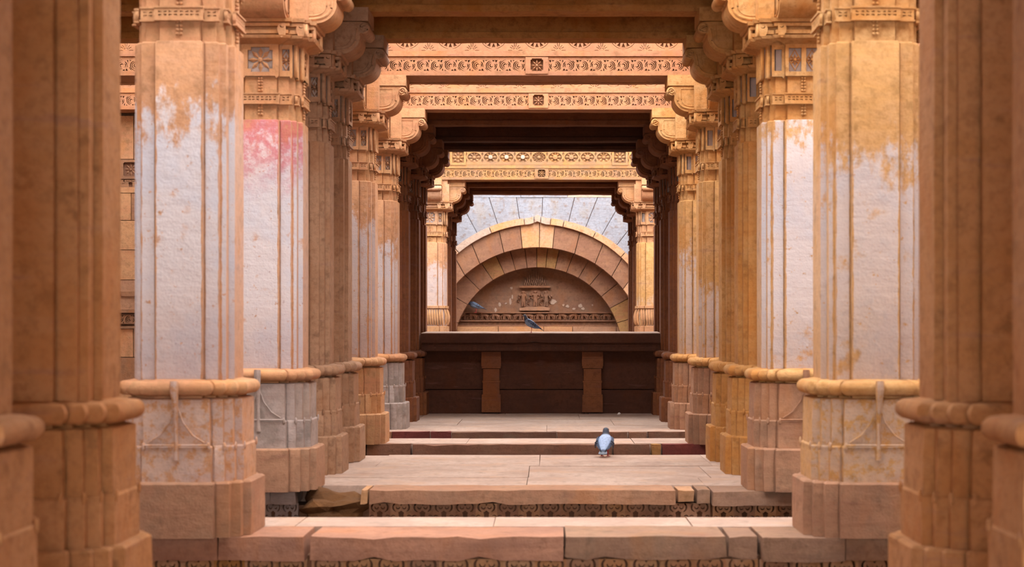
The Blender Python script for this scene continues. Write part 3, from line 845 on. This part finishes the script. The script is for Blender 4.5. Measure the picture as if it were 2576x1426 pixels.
# ------------------------------------------------------------------ side walls of the stepwell
def ashlar(parent, x0, x1, z0, z1, place, ch=.42, bl=(.7, 1.3), mats=('wall',), thick=.12, seed=1):
    rr = random.Random(seed); zz = z0; k = 0
    while zz < z1-.05:
        h = min(ch*rr.uniform(.85, 1.15), z1-zz); x = x0 - (rr.uniform(0, .5) if k % 2 else 0)
        while x < x1-.02:
            ln = rr.uniform(*bl); xa = max(x, x0); xb = min(x+ln, x1)
            if xb-xa > .03: place(parent, xa, xb, zz, zz+h, M[rr.choice(mats)], rr.uniform(0, .012))
            x += ln
        zz += h; k += 1
for side, nm in ((-1, 'left'), (1, 'right')):
    wv = empty('wall_'+nm, (side*6.0, 0, 0), 'high %s retaining wall of the stepwell passage' % nm, 'wall', None, 'structure')
    obj('wall_core', box_mesh('wall_core', min(side*.12, side*.6), max(side*.12, side*.6), -7, 41, -3.4, 8.0 if side < 0 else 7.0, bev=0), M['wall'], wv)  # unseen: left made higher to keep sun off columns, both extended behind the camera
    def place(p, a, b, c, d, m, pr, side=side):
        obj('stone_block', box_mesh('stone_block', min(side*(-pr), side*.2), max(side*(-pr), side*.2), a+.004, b-.004, c+.004, d-.004, bev=.008, seg=1), m, p)
    ashlar(wv, 7.5, 41, -.6, 8.0 if side < 0 else 7.0, place, ch=.62, bl=(1.6, 2.6), seed=3 if side < 0 else 4)
    # cross wall / pilaster that closes the side aisle under the lower carved lintel
    cw = empty('wall_'+nm+'_cross', (0, 21.2, 0), 'carved cross wall closing the %s side aisle under the lower carved lintel' % nm, 'wall', None, 'structure')
    xa, xb = (-6.0, -4.1) if side < 0 else (3.9, 6.0)
    obj('wall_core', box_mesh('wall_core', xa, xb, .12, .5, 0, 4.2, bev=0), M['back'], cw)
    def place2(p, a, b, c, d, m, pr):
        obj('stone_block', box_mesh('stone_block', a+.004, b-.004, -.0-pr, .2, c+.004, d-.004, bev=.01, seg=1), m, p)
    lo = [(0, 1.28, .42), (1.52, 3.12, .36), (3.48, 4.08, .6)]
    for q, (c, d, ch) in enumerate(lo): ashlar(cw, xa, xb, c, d, place2, ch=ch, bl=(.55, .9), mats=('wall', 'mauve', 'pink'), seed=q+5)
    # flower panel course, leaf fringe, elephant course, scroll course
    def hz(pxy): return (830-pxy)/FPX*21.0+1.26
    x = xa
    px = (-5.325-.115*7) if side < 0 else 4.0
    fp = plate('fp', rect(-.115, .115, -.125, .125), [cross_hole(.092, .012)], .04)
    obj('panel_back', box_mesh('panel_back', xa, xb, .03, .2, 3.12, 3.48, bev=0), M['back'], cw)
    while px+.115 < xb:
        if px-.115 >= xa:
            obj('panel_frame', fp, M['wall'], cw, (px, -.01, 3.35)); obj('carved_flower', flower_mesh('cwf', .088, 8, .036), M['wall'], cw, (px, .03, 3.35))
            obj('leaf_fringe', frieze_fr if False else FRZ, M['wall'], cw, (px, .0, 3.215), scale=(1.39, 1, .5))
        px += .23
    obj('course', box_mesh('course', xa, xb, -.03, .2, 1.28, 1.31, bev=.004), M['wall'], cw)
    obj('course', box_mesh('course', xa, xb, -.03, .2, 1.485, 1.52, bev=.004), M['wall'], cw)
    obj('panel_back', box_mesh('panel_back', xa, xb, .05, .2, 1.28, 1.76, bev=0), M['back'], cw)
    px = xa+.1
    while px+.09 < xb:
        obj('scroll_motif', SCR, M['wall'], cw, (px, .0, 1.40), scale=(1, 1, .9)); px += .152
    obj('course', box_mesh('course', xa, xb, -.03, .2, 1.70, 1.76, bev=.004), M['wall'], cw)
    cw['elx'] = 0.0
    K.setdefault('cross', []).append((cw, xa, xb))

# ------------------------------------------------------------------ parapet bench with pilasters
PZ = 24.45
def hy(pxy, z): return (830-pxy)/FPX*z+1.26
par = empty('parapet', (0, PZ, 0), 'dark stone parapet bench with carved coping band and two stub pilasters', 'parapet', None, 'thing')
xl, xr = X(1060, PZ), X(1664, PZ)
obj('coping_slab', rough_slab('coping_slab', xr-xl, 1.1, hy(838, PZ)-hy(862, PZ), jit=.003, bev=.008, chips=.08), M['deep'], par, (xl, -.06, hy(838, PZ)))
obj('worn_lit_top', rough_slab('worn_lit_top', xr-xl, 1.1, .012, jit=.002, bev=.003), M['floor'], par, (xl, -.065, hy(838, PZ)+.004), rot=(math.radians(1.0), 0, 0))  # pale thin course: worn top whose light is put into the colour
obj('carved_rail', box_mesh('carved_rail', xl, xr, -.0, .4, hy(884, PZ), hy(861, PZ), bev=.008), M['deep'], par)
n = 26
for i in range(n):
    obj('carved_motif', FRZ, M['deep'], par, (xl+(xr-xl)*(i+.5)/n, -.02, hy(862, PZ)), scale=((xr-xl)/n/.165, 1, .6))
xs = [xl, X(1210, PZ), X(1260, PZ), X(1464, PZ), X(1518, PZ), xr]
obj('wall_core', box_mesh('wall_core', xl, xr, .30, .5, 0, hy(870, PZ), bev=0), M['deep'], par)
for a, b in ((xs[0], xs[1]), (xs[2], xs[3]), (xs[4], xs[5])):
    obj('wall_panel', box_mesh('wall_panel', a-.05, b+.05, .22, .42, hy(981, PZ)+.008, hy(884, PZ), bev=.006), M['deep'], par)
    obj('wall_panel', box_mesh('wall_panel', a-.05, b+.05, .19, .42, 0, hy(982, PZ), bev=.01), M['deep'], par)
for a, b in ((xs[1], xs[2]), (xs[3], xs[4])):
    c = (a+b)/2; w2 = (b-a)/2
    bm = bmesh.new()
    for ya, yb, k in ((885, 902, .98), (902, 922, 1.0), (922, 927, .94), (928, 958, .82), (958, 963, .9), (963, 993, .84), (993, 998, .95), (998, 1038, .96)):
        add_box(bm, c-w2*k, c+w2*k, .10+.05*(1-k), .4, hy(yb, PZ)+.001, hy(ya, PZ)-.001)
    bm2 = finish(bm, 'stub', bev=.004)
    obj('stub_pilaster', bm2, M['dark'], par)
sc = obj('paper_scrap', None, None)
bpy.data.objects.remove(sc)
bm = bmesh.new(); bmesh.ops.create_icosphere(bm, subdivisions=2, radius=.022)
for v in bm.verts: v.co += Vector((random.uniform(-.008, .008),)*3); v.co.z *= .8
sc = obj('paper_scrap', finish(bm, 'scrap', smooth=False), plain('white_paper', (.9, .88, .85, 1)), None, (X(1557, 24.2), 24.2, .016))
tag(sc, 'tiny crumpled white scrap on the floor against the dark parapet', 'scrap')

# ------------------------------------------------------------------ arch wall
WZ = 38.5; WC = X(1352, WZ)
aw = empty('wall_back', (WC, WZ, 0), 'whitewashed back wall with nested blind arches', 'wall', None, 'structure')
def hq(pxy): return (830-pxy)/FPX*WZ+1.26
def prism(name, poly, y0, y1, bev=.012):
    bm = bmesh.new()
    a = [bm.verts.new((x, y0, z)) for x, z in poly]; b = [bm.verts.new((x, y1, z)) for x, z in poly]
    n = len(poly); bm.faces.new(a); bm.faces.new(b[::-1])
    for i in range(n): bm.faces.new((a[i], b[i], b[(i+1) % n], a[(i+1) % n]))
    return finish(bm, name, bev=bev, seg=1, smooth=False)
def ring(name, h0, r0, r1, y0, y1, angs, mats, h1=None, tip=.0, rr=random.Random(5)):
    h1 = h0 if h1 is None else h1
    for a, b in zip(angs, angs[1:]):
        n = max(2, int(abs(b-a)/4)); P = []; Q = []
        g = .18
        for k in range(n+1):
            an = math.radians(a+g+(b-a-2*g)*k/n)
            t1 = 1+tip*max(0, 1-abs(math.degrees(an)-90)/3.0)
            P.append((r0*t1*math.cos(an), h0+r0*t1*math.sin(an))); Q.append((r1*t1*math.cos(an), h1+r1*t1*math.sin(an)))
        obj(name, prism(name, P+Q[::-1], y0-rr.uniform(0, .015), y1, bev=.008), M[rr.choice(mats)], aw)
M['vous'] = stone('voussoir_stone', srgb(176, 130, 104), srgb(158, 114, 94))
M['vous2'] = stone('voussoir_stone_golden', srgb(184, 142, 98), srgb(178, 122, 92))
M['tymp'] = stone('tympanum_stone', srgb(168, 126, 102), srgb(150, 112, 94), moss=.2)
angA = [-10, 0, 9, 20, 31, 41, 52, 61, 70, 78, 84.5, 90.5, 97, 105, 113, 122, 133, 146, 160, 175, 190]
ring('voussoir', .74, 2.02, 2.75, .40, .95, angA, ['vous', 'vous', 'vous2'], h1=.70)
angB = [-10, 4, 18, 30, 38, 47, 58, 70, 82, 89, 98, 108, 122, 132, 141, 152, 165, 178, 192]
ring('voussoir', .65, 2.57, 3.05, .02, .44, angB, ['vous', 'vous', 'tan'], h1=.87)
angM = [-10, 10, 30, 47, 63, 78, 84, 88.5, 91.5, 96, 112, 130, 150, 170, 190]
ring('arch_moulding', .87, 2.89, 3.04, -.07, .10, angM, ['tan', 'chalk'], tip=.022)
# white ashlar fanning above the moulding
XL, HT = 3.6, hq(497)
def out_pt(an):
    c, s = math.cos(an), math.sin(an); t = 1e9
    if s > 1e-6: t = min(t, (HT-.87)/s)
    if abs(c) > 1e-6: t = min(t, XL/abs(c))
    return (t*c, .87+t*s)
angW = [-12, 8, 22, 34, 44, 52, 60, 68, 76, 88, 98, 108, 118, 128, 138, 150, 164, 192]
cor = [math.degrees(math.atan2(HT-.87, XL)), 180-math.degrees(math.atan2(HT-.87, XL))]
for a, b in zip(angW, angW[1:]):
    n = max(2, int(abs(b-a)/4)); P = []; Q = []
    for k in range(n+1):
        an = math.radians(a+.12+(b-a-.24)*k/n); P.append((3.0*math.cos(an), .87+3.0*math.sin(an)))
    aa = [a+.12] + [c for c in cor if a+.12 < c < b-.12] + [b-.12]
    Q = [out_pt(math.radians(x)) for x in aa]
    obj('ashlar_block', prism('ashlar_block', P+Q[::-1], -.01-random.uniform(0, .012), .3, bev=.01), M['white'], aw)
def place3(p, a, b, c, d, m, pr):
    obj('ashlar_block', box_mesh('ashlar_block', a+.005, b-.005, -.02-pr, .3, c+.005, d-.005, bev=.01, seg=1), m, p)
ashlar(aw, -5.9, 6.4, HT+.0, HT+.10, place3, ch=.1, bl=(.8, 1.6), mats=('white', 'chalk', 'white'), seed=9)
ashlar(aw, -5.9, 6.4, HT+.10, 6.6, place3, ch=.45, bl=(.7, 1.2), mats=('white',), seed=10)
ashlar(aw, -5.9, -XL-.02, 0, HT, place3, ch=.45, bl=(.7, 1.2), mats=('white',), seed=11)
ashlar(aw, XL+.02, 6.4, 0, HT, place3, ch=.45, bl=(.7, 1.2), mats=('white',), seed=12)
obj('tympanum', box_mesh('tympanum', -2.9, 2.9, .85, 1.15, 0, 4.0, bev=0), M['tymp'], aw)
tymp = [o for o in C.objects if o.name.startswith('tympanum')][0]
obj('wall_core', box_mesh('wall_core', -6, 6.4, 1.15, 1.6, -3, 6.6, bev=0), M['tymp'], aw)
obj('arch_floor', box_mesh('arch_floor', -6, 6.4, -.4, 1.2, -3, 0, bev=0), M['floor'], aw)
# base stones and carved courses of the tympanum
def tx(px): return (px-1352)/FPX*(WZ+.75)
sx = [1120, 1150, 1254, 1368, 1440, 1550, 1600]
for a, b in zip(sx, sx[1:]):
    obj('base_stone', rough_slab('base_stone', tx(b)-tx(a)-.012, .3, .5, jit=.003, bev=.012), M[random.choice(['vous', 'pink', 'mauve'])], aw, (tx(a), .60, hq(821)))
for ya, yb, yy in ((784, 787, .75), (805, 808, .71), (817, 820.5, .69)):
    obj('course', box_mesh('course', tx(1135), tx(1562), yy, .95, hq(yb), hq(ya), bev=.004), M['vous'], aw)
x = 1150
while x < 1548:
    obj('scroll_motif', SCR, M['vous'], aw, (tx(x), .75, hq(812.5)), scale=(.85, 1, .55)); x += 13.2

# carved elephant (continuous body)
def elephant():
    J = [(0, 0, .125, .046), (.06, 0, .125, .050), (-.055, 0, .128, .045), (-.10, -.005, .140, .034), (-.132, -.005, .105, .018), (-.140, -.005, .055, .012), (-.125, -.005, .012, .010),
         (.08, 0, .06, .020), (.088, 0, .0, .015), (.045, 0, .06, .017), (.05, 0, .0, .014), (-.045, 0, .06, .018), (-.05, 0, .0, .015), (-.075, 0, .06, .017), (-.088, 0, .005, .014),
         (.112, 0, .12, .009), (.124, 0, .06, .005)]
    E = [(0, 1), (0, 2), (2, 3), (3, 4), (4, 5), (5, 6), (1, 7), (7, 8), (0, 9), (9, 10), (2, 11), (11, 12), (3, 13), (13, 14), (1, 15), (15, 16)]
    return skin_mesh('elephant', J, E, 1)
EL = elephant()
x = 1162; k = 0
while x < 1540:
    obj('carved_elephant', EL, M['vous'], aw, (tx(x), .81, hq(805)), scale=(1.0 if k % 5 else -1.0, .9, 1.05)); x += 28; k += 1
for cw, xa, xb in K['cross']:
    px = xa+.17
    while px+.15 < xb:
        obj('carved_elephant', EL, M['wall'], cw, (px, .03, 1.525), scale=(-.95, .8, .95)); px += .30

# carved deity group, canopy and spire
def figure(pose):
    J = [(0, 0, .20, .034), (0, 0, .27, .030), (0, 0, .34, .040), (0, 0, .375, .018), (0, -.006, .415, .040), (0, -.006, .450, .030),
         (.022, 0, .14, .024), (.024, 0, .07, .018), (.026, 0, .0, .014), (-.022, 0, .14, .024), (-.026, 0, .07, .018), (-.030, 0, .0, .014)]
    E = [(0, 1), (1, 2), (2, 3), (3, 4), (4, 5), (0, 6), (6, 7), (7, 8), (0, 9), (9, 10), (10, 11)]
    if pose == 0: arms = [[(.05, 0, .34, .016), (.075, 0, .27, .013), (.06, -.01, .21, .011)], [(-.05, 0, .34, .016), (-.085, 0, .29, .013), (-.10, -.01, .37, .011)]]
    elif pose == 1: arms = [[(.055, 0, .35, .018), (.10, 0, .30, .014), (.11, -.01, .40, .012)], [(-.055, 0, .35, .018), (-.10, 0, .30, .014), (-.10, -.01, .42, .012)]]
    else: arms = [[(.05, 0, .34, .016), (.09, 0, .28, .013), (.13, -.01, .22, .011)], [(-.05, 0, .34, .016), (-.075, 0, .26, .013), (-.07, -.01, .19, .011)]]
    for a in arms:
        b = len(J); J += a; E += [(2, b), (b, b+1), (b+1, b+2)]
    J = [(a, b, c, r*1.45) for a, b, c, r in J]
    return skin_mesh('figure', J, E, 1)
for p, px, s in ((0, 1316, .86), (1, 1346, .88), (2, 1373, .86)):
    f = obj('carved_figure', figure(p), M['tymp'] if p == 2 else M['vous'], aw, (tx(px), .815, hq(771)), scale=(s*1.15, .9, s))
for px, py, r in ((1316, 739, .085), (1346, 737, .13), (1374, 736, .085)):
    P = [(r*math.cos(2*PI*k/14), r*(1.25 if k % 2 else 1.0)*math.sin(2*PI*k/14)) for k in range(14)]
    obj('carved_halo', prism('carved_halo', P, 0, .03, bev=.004), M['vous'], aw, (tx(px), .825, hq(py)))
for px, py, r, w_ in ((1331, 750, .14, .03), (1361, 752, .14, .03), (1305, 748, .10, .03), (1384, 750, .10, .03)):
    bm = bmesh.new(); add_tube(bm, [(0, .0, r), (.025, -.01, r*.5), (.0, -.02, 0), (-.03, -.01, -r*.6), (0, 0, -r)], w_, 6, taper=[.4, .9, 1, .8, .4])
    obj('carved_scarf', finish(bm, 'carved_scarf'), M['vous'], aw, (tx(px), .825, hq(py)))
seat = [(tx(1307), hq(780)), (tx(1382), hq(780)), (tx(1383), hq(773)), (tx(1366), hq(770)), (tx(1325), hq(771)), (tx(1306), hq(774))]
obj('carved_plinth', prism('carved_plinth', seat, .74, .9), M['mauve'], aw)
obj('carved_canopy', box_mesh('carved_canopy', tx(1306), tx(1384), .74, .9, hq(721.5), hq(716.5), bev=.006), M['vous'], aw)
lvl = [(715, 709, 28, 11), (708, 702, 26, 10), (701, 695, 21, 9), (694, 688, 16, 7), (687, 682, 11, 5), (681, 675, 6, 3), (674, 667, 3, 1)]
for a, b, hw, n in lvl:
    bm = bmesh.new()
    for k in range(n):
        cx = tx(1345-hw+2*hw*(k+.5)/n); w2 = tx(1352+hw/n*.55)
        add_box(bm, cx-w2, cx+w2, .74+.02*(k % 2), .9, hq(a), hq(b))
        add_ball(bm, (cx, .77, hq(b+1.5)), w2*1.25, 1)
    add_box(bm, tx(1345-hw), tx(1345+hw), .76, .9, hq(a+1), hq(a))
    obj('spire_tier', finish(bm, 'spire_tier', smooth=False), M['tymp'], aw)
# flaking lime patches
def blob(px, py, r, sx=1, sz=1, seed=0, y=.838):
    rr = random.Random(seed); n = 14
    P = [((1+rr.uniform(-.35, .3))*r*sx*math.cos(2*PI*k/n), (1+rr.uniform(-.35, .3))*r*sz*math.sin(2*PI*k/n)) for k in range(n)]
    obj('lime_patch', prism('lime_patch', P, 0, .02, bev=0), M['chalk'], aw, (tx(px), y, hq(py)))
for i, (px, py, r, a, b) in enumerate([(1391, 757, .06, 1.3, 1.0), (1417, 766, .03, 1, 1), (1427, 769, .04, 1, 1), (1460, 768, .05, 1, 1), (1466, 775, .04, 1.2, .8), (1443, 776, .035, 1.1, .8),
    (1283, 757, .045, .6, 1.7), (1288, 745, .03, .6, 2), (1256, 764, .04, 1, 1.3), (1246, 778, .035, .9, 1.6), (1286, 722, .03, 1, 1), (1272, 762, .025, 1, 1), (1490, 766, .02, 1, 1), (1383, 746, .03, 1, .7)]):
    blob(px, py, r, a, b, i)

# ------------------------------------------------------------------ pigeons
M['pg_body'] = plain('pigeon_grey', srgb(118, 134, 158)); M['pg_dark'] = plain('pigeon_dark', srgb(50, 58, 74), .45, .5)
M['pg_light'] = plain('pigeon_pale', srgb(158, 178, 208)); M['pg_leg'] = plain('pigeon_leg', srgb(170, 60, 60)); M['pg_cere'] = plain('pigeon_cere', srgb(215, 210, 205))
def ellip_loft(sections, n=14):
    bm = bmesh.new(); prev = None
    for (x, zc, ry, rz) in sections:
        vs = [bm.verts.new((x, ry*math.cos(2*PI*k/n), zc+rz*math.sin(2*PI*k/n))) for k in range(n)]
        if prev:
            for k in range(n): bm.faces.new((prev[k], prev[(k+1) % n], vs[(k+1) % n], vs[k]))
        else: bm.faces.new(vs[::-1])
        prev = vs
    bm.faces.new(prev); return bm
def pigeon(loc, rotz, label, scale=1.0, pitch=0.0, body='pg_body', wing='pg_body', head_turn=0, head_low=False):
    """faces -X at rest: head towards -X, tail +X"""
    t = empty('pigeon', loc, label, 'pigeon', 'grey pigeons', 'thing')
    t.rotation_euler = (0, 0, rotz); t.scale = (scale,)*3
    hz_ = .0 if not head_low else -.05
    # body and neck and head in one loft bent along the back
    path = [(.155, .075, .018, .010), (.12, .085, .030, .022), (.07, .105, .045, .040), (.02, .130, .056, .052), (-.03, .155, .058, .058), (-.065, .178, .048, .052),
            (-.085, .205+hz_*.3, .034, .038), (-.095-(.02 if head_low else 0), .232+hz_*.7, .025, .028), (-.10-(.03 if head_low else 0), .255+hz_, .023, .024), (-.112-(.035 if head_low else 0), .268+hz_, .021, .021), (-.130-(.035 if head_low else 0), .266+hz_, .013, .013), (-.14-(.035 if head_low else 0), .263+hz_, .005, .006)]
    bm = bmesh.new(); prev = None; n = 16
    P = [Vector((a, 0, b)) for a, b, _, _ in path]
    for i, (x, zc, ry, rz) in enumerate(path):
        d = (P[min(i+1, len(P)-1)]-P[max(0, i-1)]).normalized(); up = Vector((0, 1, 0)).cross(d).normalized()
        if up.z < 0: up = -up
        vs = [bm.verts.new(P[i]+Vector((0, 1, 0))*ry*math.cos(2*PI*k/n)+up*rz*math.sin(2*PI*k/n)) for k in range(n)]
        if prev:
            for k in range(n): bm.faces.new((prev[k], prev[(k+1) % n], vs[(k+1) % n], vs[k]))
        else: bm.faces.new(vs[::-1])
        prev = vs
    bm.faces.new(prev)
    # split into body and dark head by material index
    me = finish(bm, 'pigeon_body'); me.materials.append(M['pg_dark'])
    for p in me.polygons:
        c = p.center
        if c.x < -.078 and c.z > .19+hz_*.5: p.material_index = 1
        if c.x < -.05 and c.z > .225+hz_*.6: p.material_index = 1
    b = obj('body', me, M[body], t, rot=(0, pitch, 0))
    hx = -.035 if head_low else 0
    bm = bmesh.new()
    add_tube(bm, [(-.132+hx, 0, .265+hz_), (-.148+hx, 0, .261+hz_), (-.158+hx, 0, .256+hz_)], .006, 6, taper=[1, .7, .2])
    obj('beak', finish(bm, 'beak'), M['pg_dark'], b)
    bm = bmesh.new(); add_ball(bm, (-.137+hx, 0, .270+hz_), .006, 1, (1.3, 1, .8)); obj('cere', finish(bm, 'cere'), M['pg_cere'], b)
    for s in (-1, 1):
        bm = bmesh.new(); add_ball(bm, (-.115+hx, s*.0195, .272+hz_), .0045, 1); obj('eye', finish(bm, 'eye'), plain('pigeon_eye', srgb(200, 90, 40)), b)
        # folded wing: curved shell hugging the flank
        bm = bmesh.new(); rows = []
        for (x, zt, zb, yy) in [(-.065, .20, .155, .046), (-.03, .203, .128, .061), (.02, .183, .105, .063), (.07, .152, .085, .055), (.115, .118, .075, .040), (.155, .088, .068, .024), (.185, .066, .060, .012)]:
            row = []
            for q in range(5):
                u = q/4; zz = zt+(zb-zt)*u; bulge = math.sin(PI*(.25+.6*u))
                row.append(bm.verts.new((x, s*(yy*bulge+.004), zz)))
            rows.append(row)
        for a_, b_ in zip(rows, rows[1:]):
            for q in range(4): bm.faces.new((a_[q], a_[q+1], b_[q+1], b_[q]))
        bmesh.ops.solidify(bm, geom=bm.faces[:], thickness=.006)
        wm = finish(bm, 'wing'); wm.materials.append(M['pg_dark'])
        for p in wm.polygons:
            c = p.center; u = c.x-(.18-c.z)*.25
            if .045 < u < .062 or u > .118: p.material_index = 1
        wg = obj('wing', wm, M[wing], b)
        for x0, z0 in ((.035, .165), (.068, .145)):
            bm = bmesh.new(); add_tube(bm, [(x0+.018, s*.050, z0), (x0+.005, s*.066, z0-.025), (x0-.012, s*.064, z0-.055)], .0065, 5, taper=[.6, 1, .6])
            obj('wing_bar', finish(bm, 'wing_bar'), M['pg_dark'], wg)
        bm = bmesh.new()
        lx = .005
        add_tube(bm, [(lx, s*.022, .10), (lx+.005, s*.022, .055), (lx-.004, s*.022, .008)], .0055, 6, taper=[1.6, .9, .9])
        for dx, dy in ((-.03, -.012), (-.033, .002), (-.027, .014), (.018, 0)):
            add_tube(bm, [(lx-.004, s*.022, .006), (lx-.004+dx*.6, s*.022+dy*.7, .006), (lx-.004+dx, s*.022+dy, .003)], .0035, 5, taper=[1, .9, .6])
        obj('leg', finish(bm, 'leg'), M['pg_leg'], t)
    # tail of overlapping feathers
    bm = bmesh.new()
    for k in range(-2, 3):
        y1 = k*.011
        vs = [(.11, y1*.5-.008, .088), (.11, y1*.5+.008, .088), (.215, y1+.010, .040), (.222, y1, .035), (.215, y1-.010, .040)]
        a_ = [bm.verts.new((x, y, z+.002*abs(k))) for x, y, z in vs]; b_ = [bm.verts.new((x, y, z-.005+.002*abs(k))) for x, y, z in vs]
        bm.faces.new(a_); bm.faces.new(b_[::-1])
        for q in range(5): bm.faces.new((a_[q], b_[q], b_[(q+1) % 5], a_[(q+1) % 5]))
    obj('tail', finish(bm, 'tail', smooth=False), M['pg_dark'], b)
    return t
pigeon((X(1336, 24.5), 24.58, hy(838, PZ)+.003), 0, 'dark grey pigeon standing on the parapet coping, facing left', .84).scale = (.86, 1.0, .98)
pigeon((X(1521, 16.3), 16.22, .002), math.radians(-98), 'blue-grey pigeon seen from behind, standing on the pavilion floor', .98, wing='pg_body', body='pg_light').scale = (.95, 1.38, .98)
pigeon((tx(1197)+WC, WZ+.62, hq(787)+.01), 0, 'grey pigeon crouching in the arch niche above the carved elephants', 1.25, pitch=-.08, head_low=True)
